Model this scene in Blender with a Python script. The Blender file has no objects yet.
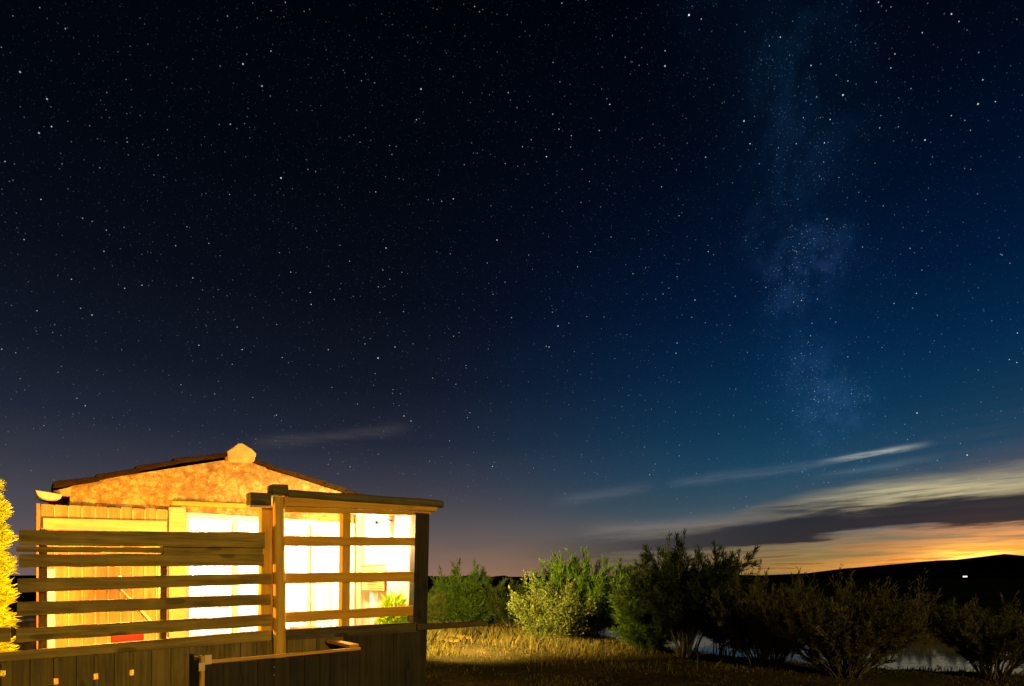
import bpy, bmesh, math, random
import numpy as np
from mathutils import Vector

C = bpy.context.scene.collection
R = math.radians
rng = random.Random(7)
nrng = np.random.default_rng(11)

# ------------------------------------------------------------------ camera
F, Y0, HC = 1024 * 20 / 36, 577.0, 1.6
scene = bpy.context.scene
cam = bpy.data.cameras.new('camera')
cam.lens, cam.sensor_width = 20, 36
cam.shift_y = (Y0 - 343) / 1024
cam.clip_start, cam.clip_end = 0.05, 8000
camo = bpy.data.objects.new('camera', cam)
camo.location = (0, 0, HC)
camo.rotation_euler = (R(90), 0, 0)
C.objects.link(camo)
scene.camera = camo
scene.view_settings.view_transform = 'Standard'
scene.view_settings.look = 'None'
scene.view_settings.exposure = 0
scene.view_settings.gamma = 1
scene.view_settings.use_curve_mapping = False
scene.cycles.use_denoising = True
scene.cycles.denoising_prefilter = 'ACCURATE'
scene.cycles.max_bounces = 8
scene.cycles.transparent_max_bounces = 24
scene.cycles.sample_clamp_indirect = 4

# light levels, all tuned here
FRONT_FILL = 1.55            # weak warm fill added from behind the camera, source unseen
P_TERRACE = 335.0     # bulb hanging over the terrace
P_LANTERN = 420.0     # lantern under the log beam
P_ROOM = 1500.0        # ceiling lamp of the room
P_FLOOD = 10500.0      # floodlight on the side wall of the cabin
ORANGE = (1.0, 0.45, 0.05)


def lin(c):
    return tuple(((v / 255) / 12.92) if v / 255 <= 0.04045 else (((v / 255) + 0.055) / 1.055) ** 2.4 for v in c)


# ------------------------------------------------------------------ node helpers
class N:
    """a scalar or vector socket of a node tree, with arithmetic"""
    def __init__(s, nt, sock): s.nt, s.k = nt, sock
    def _m(s, op, b=None, c=None, rev=False, clamp=False):
        n = s.nt.nodes.new('ShaderNodeMath'); n.operation = op; n.use_clamp = clamp
        ins = [s, b, c]
        if rev: ins = [b, s, c]
        for i, v in enumerate(ins):
            if v is None: continue
            if isinstance(v, N): s.nt.links.new(v.k, n.inputs[i])
            else: n.inputs[i].default_value = v
        return N(s.nt, n.outputs[0])
    def __add__(s, b): return s._m('ADD', b)
    __radd__ = __add__
    def __mul__(s, b): return s._m('MULTIPLY', b)
    __rmul__ = __mul__
    def __sub__(s, b): return s._m('SUBTRACT', b)
    def __rsub__(s, b): return s._m('SUBTRACT', b, rev=True)
    def __truediv__(s, b): return s._m('DIVIDE', b)
    def pow(s, b): return s._m('POWER', b)
    def max(s, b): return s._m('MAXIMUM', b)
    def min(s, b): return s._m('MINIMUM', b)
    def smooth(s, a, b):
        n = s.nt.nodes.new('ShaderNodeMapRange'); n.interpolation_type = 'SMOOTHSTEP'
        s.nt.links.new(s.k, n.inputs['Value'])
        lo, hi, t0, t1 = (a, b, 0, 1)
        if not isinstance(a, N) and not isinstance(b, N) and a > b: lo, hi, t0, t1 = b, a, 1, 0
        for nm, v in (('From Min', lo), ('From Max', hi)):
            if isinstance(v, N): s.nt.links.new(v.k, n.inputs[nm])
            else: n.inputs[nm].default_value = v
        n.inputs['To Min'].default_value = t0; n.inputs['To Max'].default_value = t1
        return N(s.nt, n.outputs['Result'])
    def gauss(s, c, w):
        t = (s - c) / w
        return (t * t * -1.0)._m('EXPONENT')


def vec(nt, x, y, z):
    n = nt.nodes.new('ShaderNodeCombineXYZ')
    for i, v in enumerate((x, y, z)):
        if isinstance(v, N): nt.links.new(v.k, n.inputs[i])
        else: n.inputs[i].default_value = v
    return N(nt, n.outputs[0])


def noise(nt, v, scale, detail=4, rough=0.5, dist=0):
    n = nt.nodes.new('ShaderNodeTexNoise')
    n.inputs['Scale'].default_value = scale; n.inputs['Detail'].default_value = detail
    n.inputs['Roughness'].default_value = rough; n.inputs['Distortion'].default_value = dist
    if v is not None: nt.links.new(v.k, n.inputs['Vector'])
    return N(nt, n.outputs[0])


def ramp(nt, v, stops, interp='LINEAR'):
    n = nt.nodes.new('ShaderNodeValToRGB'); cr = n.color_ramp; cr.interpolation = interp
    while len(cr.elements) < len(stops): cr.elements.new(0.5)
    for e, (p, c) in zip(cr.elements, stops): e.position = p; e.color = (*c, 1)
    nt.links.new(v.k, n.inputs[0])
    return N(nt, n.outputs[0])


def vscale(v, f):
    n = v.nt.nodes.new('ShaderNodeVectorMath'); n.operation = 'SCALE'
    v.nt.links.new(v.k, n.inputs[0])
    if isinstance(f, N): v.nt.links.new(f.k, n.inputs['Scale'])
    else: n.inputs['Scale'].default_value = f
    return N(v.nt, n.outputs[0])


def vadd(a, b):
    n = a.nt.nodes.new('ShaderNodeVectorMath'); n.operation = 'ADD'
    a.nt.links.new(a.k, n.inputs[0]); a.nt.links.new(b.k, n.inputs[1])
    return N(a.nt, n.outputs[0])


def vmix(a, b, f):
    n = a.nt.nodes.new('ShaderNodeMix'); n.data_type = 'VECTOR'; n.clamp_factor = True
    ins = [i for i in n.inputs if i.enabled]
    nt = a.nt
    fs = [i for i in n.inputs if i.name == 'Factor' and i.type == 'VALUE'][0]
    A = [i for i in n.inputs if i.name == 'A' and i.type == 'VECTOR'][0]
    B = [i for i in n.inputs if i.name == 'B' and i.type == 'VECTOR'][0]
    O = [o for o in n.outputs if o.type == 'VECTOR'][0]
    if isinstance(f, N): nt.links.new(f.k, fs)
    else: fs.default_value = f
    nt.links.new(a.k, A); nt.links.new(b.k, B)
    return N(nt, O)


# ------------------------------------------------------------------ night sky
world = bpy.data.worlds.new('World'); scene.world = world
world.use_nodes = True
world.cycles.sampling_method = 'MANUAL'; world.cycles.sample_map_resolution = 512
nt = world.node_tree
bg = nt.nodes['Background']
tc = nt.nodes.new('ShaderNodeTexCoord')
D3 = N(nt, tc.outputs['Generated'])
sp = nt.nodes.new('ShaderNodeSeparateXYZ'); nt.links.new(D3.k, sp.inputs[0])
dx, dy, dz = (N(nt, sp.outputs[i]) for i in range(3))
az = dx._m('ARCTAN2', dy) * 57.2958
el = dz._m('ARCSINE') * 57.2958
elp = el.max(0.0)
K = lambda *c: vec(nt, *lin(c))
up = lambda stops: [(e / 50, lin(c)) for e, c in stops]
left = ramp(nt, elp / 50, up([(0, (112, 94, 90)), (2, (104, 90, 88)), (5, (80, 76, 83)), (9, (55, 57, 69)), (13, (32, 38, 54)),
                              (18, (18, 23, 37)), (25, (8, 12, 24)), (33, (3, 7, 16)), (45, (1, 3, 10))]))
right = ramp(nt, elp / 50, up([(0, (70, 58, 40)), (2.2, (92, 92, 72)), (4, (74, 92, 96)), (7, (38, 76, 96)), (10, (20, 67, 95)), (14, (9, 53, 83)),
                               (19, (3, 37, 70)), (24, (1, 24, 55)), (30, (1, 15, 38)), (37, (1, 8, 23)), (46, (0, 3, 12))]))
sky = vmix(left, right, az.smooth(-16, 30))
# town glow at the horizon behind the cabin
sky = vadd(sky, vscale(vec(nt, 0.16, 0.062, 0.012), az.gauss(-3.0, 13.0) * (elp * -0.36)._m('EXPONENT')))
# milky way: a band along a great circle
def pxdir(x, y): return Vector(((x - 512) / F, 1, (Y0 - y) / F)).normalized()
mwn = pxdir(835, 440).cross(pxdir(772, 20)).normalized()
def dot(v):
    n = nt.nodes.new('ShaderNodeVectorMath'); n.operation = 'DOT_PRODUCT'
    nt.links.new(D3.k, n.inputs[0]); n.inputs[1].default_value = v
    return N(nt, n.outputs['Value'])
def dist(v):
    n = nt.nodes.new('ShaderNodeVectorMath'); n.operation = 'DISTANCE'
    nt.links.new(D3.k, n.inputs[0]); n.inputs[1].default_value = v
    return N(nt, n.outputs['Value'])
mwd = dot(mwn)
mwb = mwd.gauss(0.0, 0.07)
cl = noise(nt, D3, 10, 6, 0.65, 0.5).smooth(0.42, 0.66)
mw = mwb * (cl * 0.8 + 0.28) * el.smooth(7, 14)
core = dot(pxdir(800, 285)).smooth(0.9975, 1.0) * 0.4 + dot(pxdir(822, 252)).smooth(0.9988, 1.0) * 0.45 + dot(pxdir(775, 235)).smooth(0.9982, 1.0) * 0.3 + dot(pxdir(812, 370)).smooth(0.9982, 1.0) * 0.4 + dot(pxdir(832, 412)).smooth(0.9982, 1.0) * 0.7
mwc = core * noise(nt, D3, 34, 6, 0.7).smooth(0.38, 0.72)
sky = vadd(sky, vscale(vec(nt, 0.0018, 0.0085, 0.0230), mw))
sky = vadd(sky, vscale(vec(nt, 0.010, 0.026, 0.072), mwc))
# stars
def stars(scale, r, power, gain, mask=None):
    v = nt.nodes.new('ShaderNodeTexVoronoi'); v.voronoi_dimensions = '3D'; v.inputs['Scale'].default_value = scale
    nt.links.new(D3.k, v.inputs['Vector'])
    d = N(nt, v.outputs['Distance'])
    s = nt.nodes.new('ShaderNodeSeparateColor'); nt.links.new(v.outputs['Color'], s.inputs[0])
    a, b = N(nt, s.outputs[0]), N(nt, s.outputs[1])
    b2 = d.smooth(r, r * 0.25) * (a.pow(power) * gain)
    if mask is not None: b2 = b2 * mask
    col = vmix(vec(nt, 1.0, 0.88, 0.74), vec(nt, 0.58, 0.82, 1.0), b.smooth(0.0, 0.4))
    return vscale(col, b2)
st = stars(60, 0.048, 3.0, 2.4)
st = vadd(st, stars(108, 0.082, 3.0, 1.15))
st = vadd(st, stars(168, 0.135, 2.2, 0.46, (mwb * 0.9 + core * 2.2) * cl + 0.45))
st = vadd(st, stars(330, 0.25, 1.5, 0.15, (mwb * 1.2 + core * 5.0) * cl + 0.2))
for (x, y, b) in ((689, 15, 2.0), (378, 358, 1.4), (843, 95, 1.1), (20, 72, .6), (281, 178, 1.2), (243, 64, .8), (421, 89, .9), (665, 66, .8), (558, 326, .9),
                  (395, 347, .5), (744, 121, .9), (925, 140, .7), (978, 104, .8), (262, 86, .6), (497, 240, .7), (386, 248, .7), (917, 413, .8), (404, 416, .7),
                  (549, 347, .6), (827, 219, .6), (92, 315, .5), (411, 421, .6), (695, 300, .5), (47, 99, .6), (39, 133, .6)):
    v = pxdir(x, y)
    st = vadd(st, vscale(vec(nt, 0.9, 0.96, 1.0), dist(v).smooth(0.0011, 0.0003) * b))
sky = vadd(sky, vscale(st, el.smooth(3.0, 11.0) * 0.95))
# sunset afterglow low on the right, streaked by thin cloud
pv = vec(nt, az * 0.055, el * 0.42 - az * 0.018, 0.0)
n1 = noise(nt, pv, 1.6, 6, 0.55, 0.3)
n2 = noise(nt, vec(nt, az * 0.05, el * 0.9 - az * 0.03, 4.0), 2.3, 6, 0.6, 0.2)
n3 = noise(nt, vec(nt, az * 0.14, el * 1.5 - az * 0.05, 9.0), 2.2, 5, 0.62, 0.5)
sunk = (az.gauss(45.0, 9.5) + az.gauss(45.0, 17.0) * 0.34) * (n2.smooth(0.30, 0.62) * 0.95 + 0.3)
sky = vadd(sky, vscale(vec(nt, 3.1, 0.90, 0.03), sunk * (elp * -0.52)._m('EXPONENT')))
sky = vadd(sky, vscale(vec(nt, 1.1, 0.75, 0.10), az.gauss(39.0, 2.4) * el.gauss(1.5, 0.8)))
sky = vadd(sky, vscale(vec(nt, 0.17, 0.125, 0.022), az.smooth(8.0, 26.0) * (elp * -0.4)._m('EXPONENT')))
# clouds: streaky noise in azimuth and elevation
# thin red-grey streaks in front of the afterglow
sk = n2.smooth(0.52, 0.63) * el.smooth(4.2, 1.0) * az.smooth(4.0, 16.0)
sky = vmix(sky, vmix(K(98, 58, 38), K(160, 76, 22), az.smooth(24.0, 38.0)), sk * 0.7)
pres = az.smooth(-3.0, 17.0)
lo = 4.05 - az.smooth(38.0, 8.0) * 2.3
hi = 6.5 - az.smooth(40.0, 6.0) * 2.7
e1 = el + (n1 - 0.5) * 3.0 + (n3 - 0.5) * 0.6 + (n2 - 0.5) * 1.2
lightc = e1.smooth(hi - 1.0, hi + 0.2) * e1.smooth(hi + 0.6 + az.smooth(14.0, 34.0) * 2.2, hi + 0.3)
lightc = lightc * (az.smooth(6.0, 16.0) * 0.7 + 0.25) * (n2.smooth(0.3, 0.62) * 0.55 + n3.smooth(0.3, 0.65) * 0.2 + 0.3) * pres
sky = vmix(sky, vmix(K(112, 104, 96), K(206, 192, 146), az.smooth(24.0, 34.0)), lightc * 0.95)
darkc = e1.smooth(lo - 0.25, lo + 0.35) * e1.smooth(hi + 0.7, hi - 0.7) * pres
sky = vmix(sky, vmix(K(70, 64, 66), K(38, 37, 45), az.smooth(6.0, 28.0)), darkc * 0.93)
def wisp(a0, a1, e0, k, w, f, col, bend=0.0):
    e = e0 + (az - a0) * k
    return vmix(sky, K(*col), (el + (n3 - 0.5) * 0.5 + (n1 - 0.5) * bend).gauss(e, w) * az.smooth(a0 - 2, a0 + 2) * az.smooth(a1 + 1, a1 - 3) * f * (n3.smooth(0.25, 0.6) * 0.6 + 0.4))
sky = wisp(29.5, 36, 10.15, 0.085, 0.2, 0.85, (176, 182, 176))
sky = wisp(16, 30, 9.0, 0.075, 0.4, 0.26, (104, 120, 136), 0.8)
sky = wisp(29, 37, 8.9, 0.09, 0.25, 0.22, (120, 140, 150))
sky = wisp(5, 14, 7.6, 0.14, 0.55, 0.38, (96, 104, 116), 0.8)
sky = wisp(-24, -10, 12.2, 0.17, 0.55, 0.2, (104, 96, 96), 1.4)
sky = wisp(8, 22, 4.6, 0.06, 0.55, 0.5, (134, 122, 112), 0.8)
sky = wisp(-6, 12, 3.2, 0.12, 0.7, 0.4, (92, 84, 84), 0.8)
nt.links.new(sky.k, bg.inputs['Color'])
bg.inputs['Strength'].default_value = 1.0

# added fill for the faces towards the camera: the one sun lamp
sun = bpy.data.lights.new('front_fill', 'SUN'); sun.energy = FRONT_FILL; sun.angle = R(1.0); sun.color = (1.0, 0.72, 0.20)
suno = bpy.data.objects.new('front_fill', sun); C.objects.link(suno)
suno.rotation_euler = Vector((-0.45, 0.86, -0.20)).to_track_quat('-Z', 'Y').to_euler()


# ------------------------------------------------------------------ materials
def newmat(name):
    m = bpy.data.materials.new(name); m.use_nodes = True
    t = m.node_tree; b = t.nodes['Principled BSDF']
    return m, t, b


def coords(t, kind='Object', scale=(1, 1, 1)):
    c = t.nodes.new('ShaderNodeTexCoord'); mp = t.nodes.new('ShaderNodeMapping')
    t.links.new(c.outputs[kind], mp.inputs[0]); mp.inputs['Scale'].default_value = scale
    return N(t, mp.outputs[0])


def island(t):
    g = t.nodes.new('ShaderNodeNewGeometry'); return N(t, g.outputs['Random Per Island'])


def bump(t, b, h, strength, dist=0.01):
    n = t.nodes.new('ShaderNodeBump'); n.inputs['Strength'].default_value = strength; n.inputs['Distance'].default_value = dist
    t.links.new(h.k, n.inputs['Height']); t.links.new(n.outputs[0], b.inputs['Normal'])


def wood(name, dark, light, axis, rough=0.75):
    m, t, b = newmat(name)
    sc = [26.0, 26.0, 26.0]; sc['xyz'.index(axis)] = 1.3
    v = coords(t, 'Object', sc)
    isl = island(t)
    w = t.nodes.new('ShaderNodeVectorMath'); w.operation = 'ADD'
    t.links.new(v.k, w.inputs[0]); t.links.new((isl * 40.0).k, w.inputs[1])
    v2 = N(t, w.outputs[0])
    g = noise(t, v2, 1.0, 6, 0.65, 0.6)
    blot = noise(t, coords(t, 'Object', (2.2, 2.2, 2.2)), 1.5, 4, 0.6)
    ks = [5.5, 5.5, 5.5]; ks['xyz'.index(axis)] = 2.0
    kv = t.nodes.new('ShaderNodeVectorMath'); kv.operation = 'ADD'
    t.links.new(coords(t, 'Object', ks).k, kv.inputs[0]); t.links.new((isl * 17.0).k, kv.inputs[1])
    kn = t.nodes.new('ShaderNodeTexVoronoi'); kn.inputs['Scale'].default_value = 1.0; t.links.new(kv.outputs[0], kn.inputs['Vector'])
    knot = N(t, kn.outputs['Distance']).smooth(0.20, 0.06)
    ss = [40.0, 40.0, 40.0]; ss['xyz'.index(axis)] = 0.7
    split = noise(t, coords(t, 'Object', ss), 1.0, 2, 0.5).smooth(0.64, 0.72)
    f = g.smooth(0.3, 0.72) * 0.7 + isl * 0.35 + (blot - 0.5) * 1.0 - knot * 0.7 - split * 0.45
    c = ramp(t, f, [(0, dark), (0.55, tuple((a + c2) / 2 for a, c2 in zip(dark, light))), (1, light)])
    t.links.new(c.k, b.inputs['Base Color']); b.inputs['Roughness'].default_value = rough
    b.inputs['Specular IOR Level'].default_value = 0.25
    bump(t, b, g, 0.5, 0.004)
    return m


def plain(name, col, rough=0.6, var=0.15, scale=6.0, metal=0.0, bmp=0.0):
    m, t, b = newmat(name)
    n = noise(t, coords(t), scale, 5, 0.6)
    c = ramp(t, n, [(0.25, tuple(v * (1 - var) for v in col)), (0.75, tuple(min(1, v * (1 + var)) for v in col))])
    t.links.new(c.k, b.inputs['Base Color']); b.inputs['Roughness'].default_value = rough; b.inputs['Metallic'].default_value = metal
    if bmp: bump(t, b, n, bmp, 0.01)
    return m


def emit(name, col, strength):
    m, t, b = newmat(name)
    b.inputs['Base Color'].default_value = (*col, 1)
    b.inputs['Emission Color'].default_value = (*col, 1); b.inputs['Emission Strength'].default_value = strength
    return m


def leafmat(name, c1, c2, trans=0.35):
    m, t, b = newmat(name)
    out = t.nodes['Material Output']
    isl = island(t)
    n = noise(t, coords(t), 2.2, 3, 0.6)
    c = ramp(t, isl * 0.6 + (n - 0.5) * 1.1 + 0.2, [(0, c1), (1, c2)])
    tr = t.nodes.new('ShaderNodeBsdfTranslucent'); mx = t.nodes.new('ShaderNodeMixShader')
    t.links.new(c.k, b.inputs['Base Color']); t.links.new(c.k, tr.inputs['Color'])
    b.inputs['Roughness'].default_value = 0.6; b.inputs['Specular IOR Level'].default_value = 0.2
    mx.inputs[0].default_value = trans
    t.links.new(b.outputs[0], mx.inputs[1]); t.links.new(tr.outputs[0], mx.inputs[2]); t.links.new(mx.outputs[0], out.inputs['Surface'])
    return m


def rubble():
    m, t, b = newmat('lime rubble')
    v = coords(t)
    n = noise(t, v, 5.0, 9, 0.78, 0.1)
    n2 = noise(t, v, 48.0, 5, 0.75)
    vo = t.nodes.new('ShaderNodeTexVoronoi'); vo.inputs['Scale'].default_value = 15.0
    w = t.nodes.new('ShaderNodeVectorMath'); w.operation = 'ADD'
    nn = t.nodes.new('ShaderNodeTexNoise'); nn.inputs['Scale'].default_value = 6.0
    sc = t.nodes.new('ShaderNodeVectorMath'); sc.operation = 'SCALE'; sc.inputs['Scale'].default_value = 0.08
    t.links.new(nn.outputs[1], sc.inputs[0]); t.links.new(v.k, nn.inputs['Vector'])
    t.links.new(v.k, w.inputs[0]); t.links.new(sc.outputs[0], w.inputs[1]); t.links.new(w.outputs[0], vo.inputs['Vector'])
    d = N(t, vo.outputs['Distance'])
    f = n * 0.65 + n2 * 0.45 - d * 0.15
    c = ramp(t, f, [(0.24, (0.08, 0.032, 0.006)), (0.36, (0.21, 0.098, 0.018)), (0.47, (0.32, 0.17, 0.036)), (0.60, (0.60, 0.40, 0.12))])
    t.links.new(c.k, b.inputs['Base Color']); b.inputs['Roughness'].default_value = 0.95
    bump(t, b, n * 0.7 + n2 * 0.35 - d * 0.5, 0.8, 0.035)
    return m


def canvas():
    m, t, b = newmat('thin white canvas')
    out = t.nodes['Material Output']
    b.inputs['Base Color'].default_value = (0.85, 0.83, 0.76, 1); b.inputs['Roughness'].default_value = 0.9
    tr = t.nodes.new('ShaderNodeBsdfTranslucent'); tr.inputs['Color'].default_value = (0.8, 0.76, 0.66, 1)
    mx = t.nodes.new('ShaderNodeMixShader'); mx.inputs[0].default_value = 0.4
    t.links.new(b.outputs[0], mx.inputs[1]); t.links.new(tr.outputs[0], mx.inputs[2]); t.links.new(mx.outputs[0], out.inputs['Surface'])
    return m


def paneglass():
    m, t, b = newmat('window glass')
    out = t.nodes['Material Output']
    tp = t.nodes.new('ShaderNodeBsdfTransparent'); gl = t.nodes.new('ShaderNodeBsdfGlossy'); gl.inputs['Roughness'].default_value = 0.02
    fr = t.nodes.new('ShaderNodeFresnel'); fr.inputs[0].default_value = 1.45
    mx = t.nodes.new('ShaderNodeMixShader')
    t.links.new(fr.outputs[0], mx.inputs[0]); t.links.new(tp.outputs[0], mx.inputs[1]); t.links.new(gl.outputs[0], mx.inputs[2])
    t.links.new(mx.outputs[0], out.inputs['Surface'])
    return m


def groundmat():
    m, t, b = newmat('rough pasture')
    v = coords(t)
    n = noise(t, v, 0.55, 6, 0.65); n2 = noise(t, v, 7.0, 6, 0.7)
    c = ramp(t, n * 0.6 + n2 * 0.4, [(0.3, (0.020, 0.020, 0.008)), (0.48, (0.055, 0.045, 0.018)), (0.62, (0.11, 0.08, 0.03)), (0.75, (0.05, 0.055, 0.016))])
    # green field beyond the pond, painted darker to stand in for missing light
    s = t.nodes.new('ShaderNodeSeparateXYZ'); t.links.new(v.k, s.inputs[0])
    ym = (N(t, s.outputs[1]) + n * 6.0).smooth(17.0, 27.0)
    far_dark = ramp(t, noise(t, coords(t, 'Object', (0.05, 0.25, 1)), 1.0, 5, 0.6), [(0.35, (0.004, 0.005, 0.002)), (0.7, (0.012, 0.016, 0.005))])
    c = vmix(c, far_dark, ym)
    t.links.new(c.k, b.inputs['Base Color']); b.inputs['Roughness'].default_value = 1.0; b.inputs['Specular IOR Level'].default_value = 0.0
    bump(t, b, n2, 0.8, 0.05)
    return m


def watermat():
    m, t, b = newmat('still water')
    b.inputs['Base Color'].default_value = (0.20, 0.215, 0.21, 1); b.inputs['Roughness'].default_value = 0.04
    b.inputs['IOR'].default_value = 1.33
    n = noise(t, coords(t, 'Object', (1, 2.5, 1)), 2.5, 4, 0.6)
    bump(t, b, n, 0.12, 0.03)
    return m


def nospec(m):
    m.node_tree.nodes['Principled BSDF'].inputs['Specular IOR Level'].default_value = 0.0
    return m


M = dict(
    slat=wood('weathered slat timber', (0.13, 0.080, 0.014), (0.43, 0.28, 0.052), 'x'),
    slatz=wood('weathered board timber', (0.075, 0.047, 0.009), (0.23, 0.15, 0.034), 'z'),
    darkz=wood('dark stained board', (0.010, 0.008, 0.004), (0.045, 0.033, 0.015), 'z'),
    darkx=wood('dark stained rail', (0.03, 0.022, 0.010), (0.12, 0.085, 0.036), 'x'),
    glowx=wood('glow tinted pine rail', (0.46, 0.21, 0.016), (0.74, 0.38, 0.04), 'x'),  # pine made more orange to carry the glow of the lit terrace
    glowz=wood('glow tinted pine post', (0.46, 0.23, 0.022), (0.74, 0.41, 0.055), 'z'),  # upright pine, terrace glow likewise mixed into its colour
    clad=wood('honey pine cladding', (0.36, 0.165, 0.045), (0.58, 0.31, 0.10), 'z'),
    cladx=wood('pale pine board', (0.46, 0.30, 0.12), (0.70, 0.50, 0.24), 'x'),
    logx=wood('round log bark', (0.05, 0.038, 0.012), (0.16, 0.12, 0.045), 'x'),
    decky=wood('deck plank', (0.40, 0.30, 0.17), (0.62, 0.50, 0.30), 'x'),
    rubble=rubble(),
    tile=nospec(plain('old mossy roof tile', (0.022, 0.012, 0.004), 0.9, 0.45, 9, bmp=0.5)),
    mortar=plain('ochre ridge tile', (0.50, 0.27, 0.075), 0.9, 0.3, 12, bmp=0.6),
    white=plain('white gloss paint', (0.80, 0.79, 0.75), 0.45, 0.03),
    plaster=plain('white plaster', (0.80, 0.78, 0.74), 0.9, 0.04),
    gutter=plain('cream gutter', (0.62, 0.50, 0.28), 0.6, 0.12),
    canvas=canvas(), glass=paneglass(),
    reed=wood('reed blind', (0.55, 0.36, 0.13), (0.74, 0.54, 0.24), 'y'),
    red=plain('red fabric', (0.60, 0.03, 0.03), 0.8, 0.15),
    glowmetal=plain('orange tinted metal', (0.70, 0.48, 0.20), 0.4, 0.15),  # bracket metal with orange lamplight put into its colour
    steel=plain('brushed steel', (0.60, 0.58, 0.55), 0.35, 0.1, metal=1.0),
    iron=plain('black iron', (0.02, 0.02, 0.02), 0.5, 0.2),
    terracotta=plain('terracotta', (0.42, 0.17, 0.07), 0.8, 0.15),
    soil=plain('dark soil', (0.03, 0.022, 0.014), 1.0, 0.4, 20, bmp=1.0),
    bulb=emit('lit bulb glass', (1.0, 0.72, 0.32), 30.0),
    ground=groundmat(), water=watermat(),
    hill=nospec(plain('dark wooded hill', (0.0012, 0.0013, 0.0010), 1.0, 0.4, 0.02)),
    bark=wood('shrub bark', (0.035, 0.030, 0.012), (0.11, 0.09, 0.035), 'z'),
    paleb=wood('pale stem bark', (0.14, 0.12, 0.06), (0.30, 0.26, 0.14), 'z'),
    tam=leafmat('feathery green foliage', (0.024, 0.052, 0.006), (0.095, 0.165, 0.019)),
    tamdark=leafmat('dark feathery foliage', (0.014, 0.026, 0.006), (0.056, 0.082, 0.016)),
    tambrown=leafmat('olive brown foliage', (0.045, 0.045, 0.012), (0.17, 0.155, 0.042)),
    leafy=leafmat('small yellow green leaves', (0.055, 0.078, 0.012), (0.17, 0.20, 0.042)),
    cypress=leafmat('golden conifer foliage', (0.46, 0.52, 0.015), (0.78, 0.80, 0.05)),
    pot=leafmat('bright pot plant leaves', (0.30, 0.52, 0.012), (0.55, 0.75, 0.03)),
    straw=leafmat('dry straw grass', (0.026, 0.038, 0.007), (0.26, 0.185, 0.042), 0.3),
    house=plain('far house wall', (0.4, 0.38, 0.34), 0.9, 0.1),
    lit=emit('lit far window', (1.0, 0.95, 0.85), 0.75),
)

# ------------------------------------------------------------------ the terrace frame: s along the fence, q away from the camera
A = math.atan((1170 - 512) / F)
SA, CA = math.sin(A), math.cos(A)
ROT = R(90) - A
BASE = {}


def fp(x, y, q):
    """where the sight line through a photo pixel meets the upright plane at depth q: gives (s, z)"""
    u = (x - 512) / F
    Y = q / (SA - CA * u); X = u * Y
    return X * SA + Y * CA, HC + (Y0 - y) * Y / F


def fs(x, q): return fp(x, Y0, q)[0]
def gp(x, y, z=0.0):
    """ground point under a photo pixel"""
    Y = (HC - z) * F / (y - Y0)
    return Vector(((x - 512) / F * Y, Y, z))


def toframe(p): return (p[0] * SA + p[1] * CA, -p[0] * CA + p[1] * SA)


def thing(name, label, cat, base, frame=True, group=None):
    o = bpy.data.objects.new(name, None); C.objects.link(o)
    o.empty_display_size = 0.2
    if frame:
        s, q, z = base
        o.location = (s * SA - q * CA, s * CA + q * SA, z); o.rotation_euler = (0, 0, ROT)
    else:
        o.location = base
    BASE[o.name] = Vector(base)
    o['label'] = label; o['category'] = cat
    if group: o['group'] = group
    return o


def link(name, me, mat, parent, label=None):
    me.materials.append(M[mat] if isinstance(mat, str) else mat)
    o = bpy.data.objects.new(name, me); C.objects.link(o)
    if parent is not None: o.parent = parent
    if label: o['label'] = label
    return o


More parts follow.
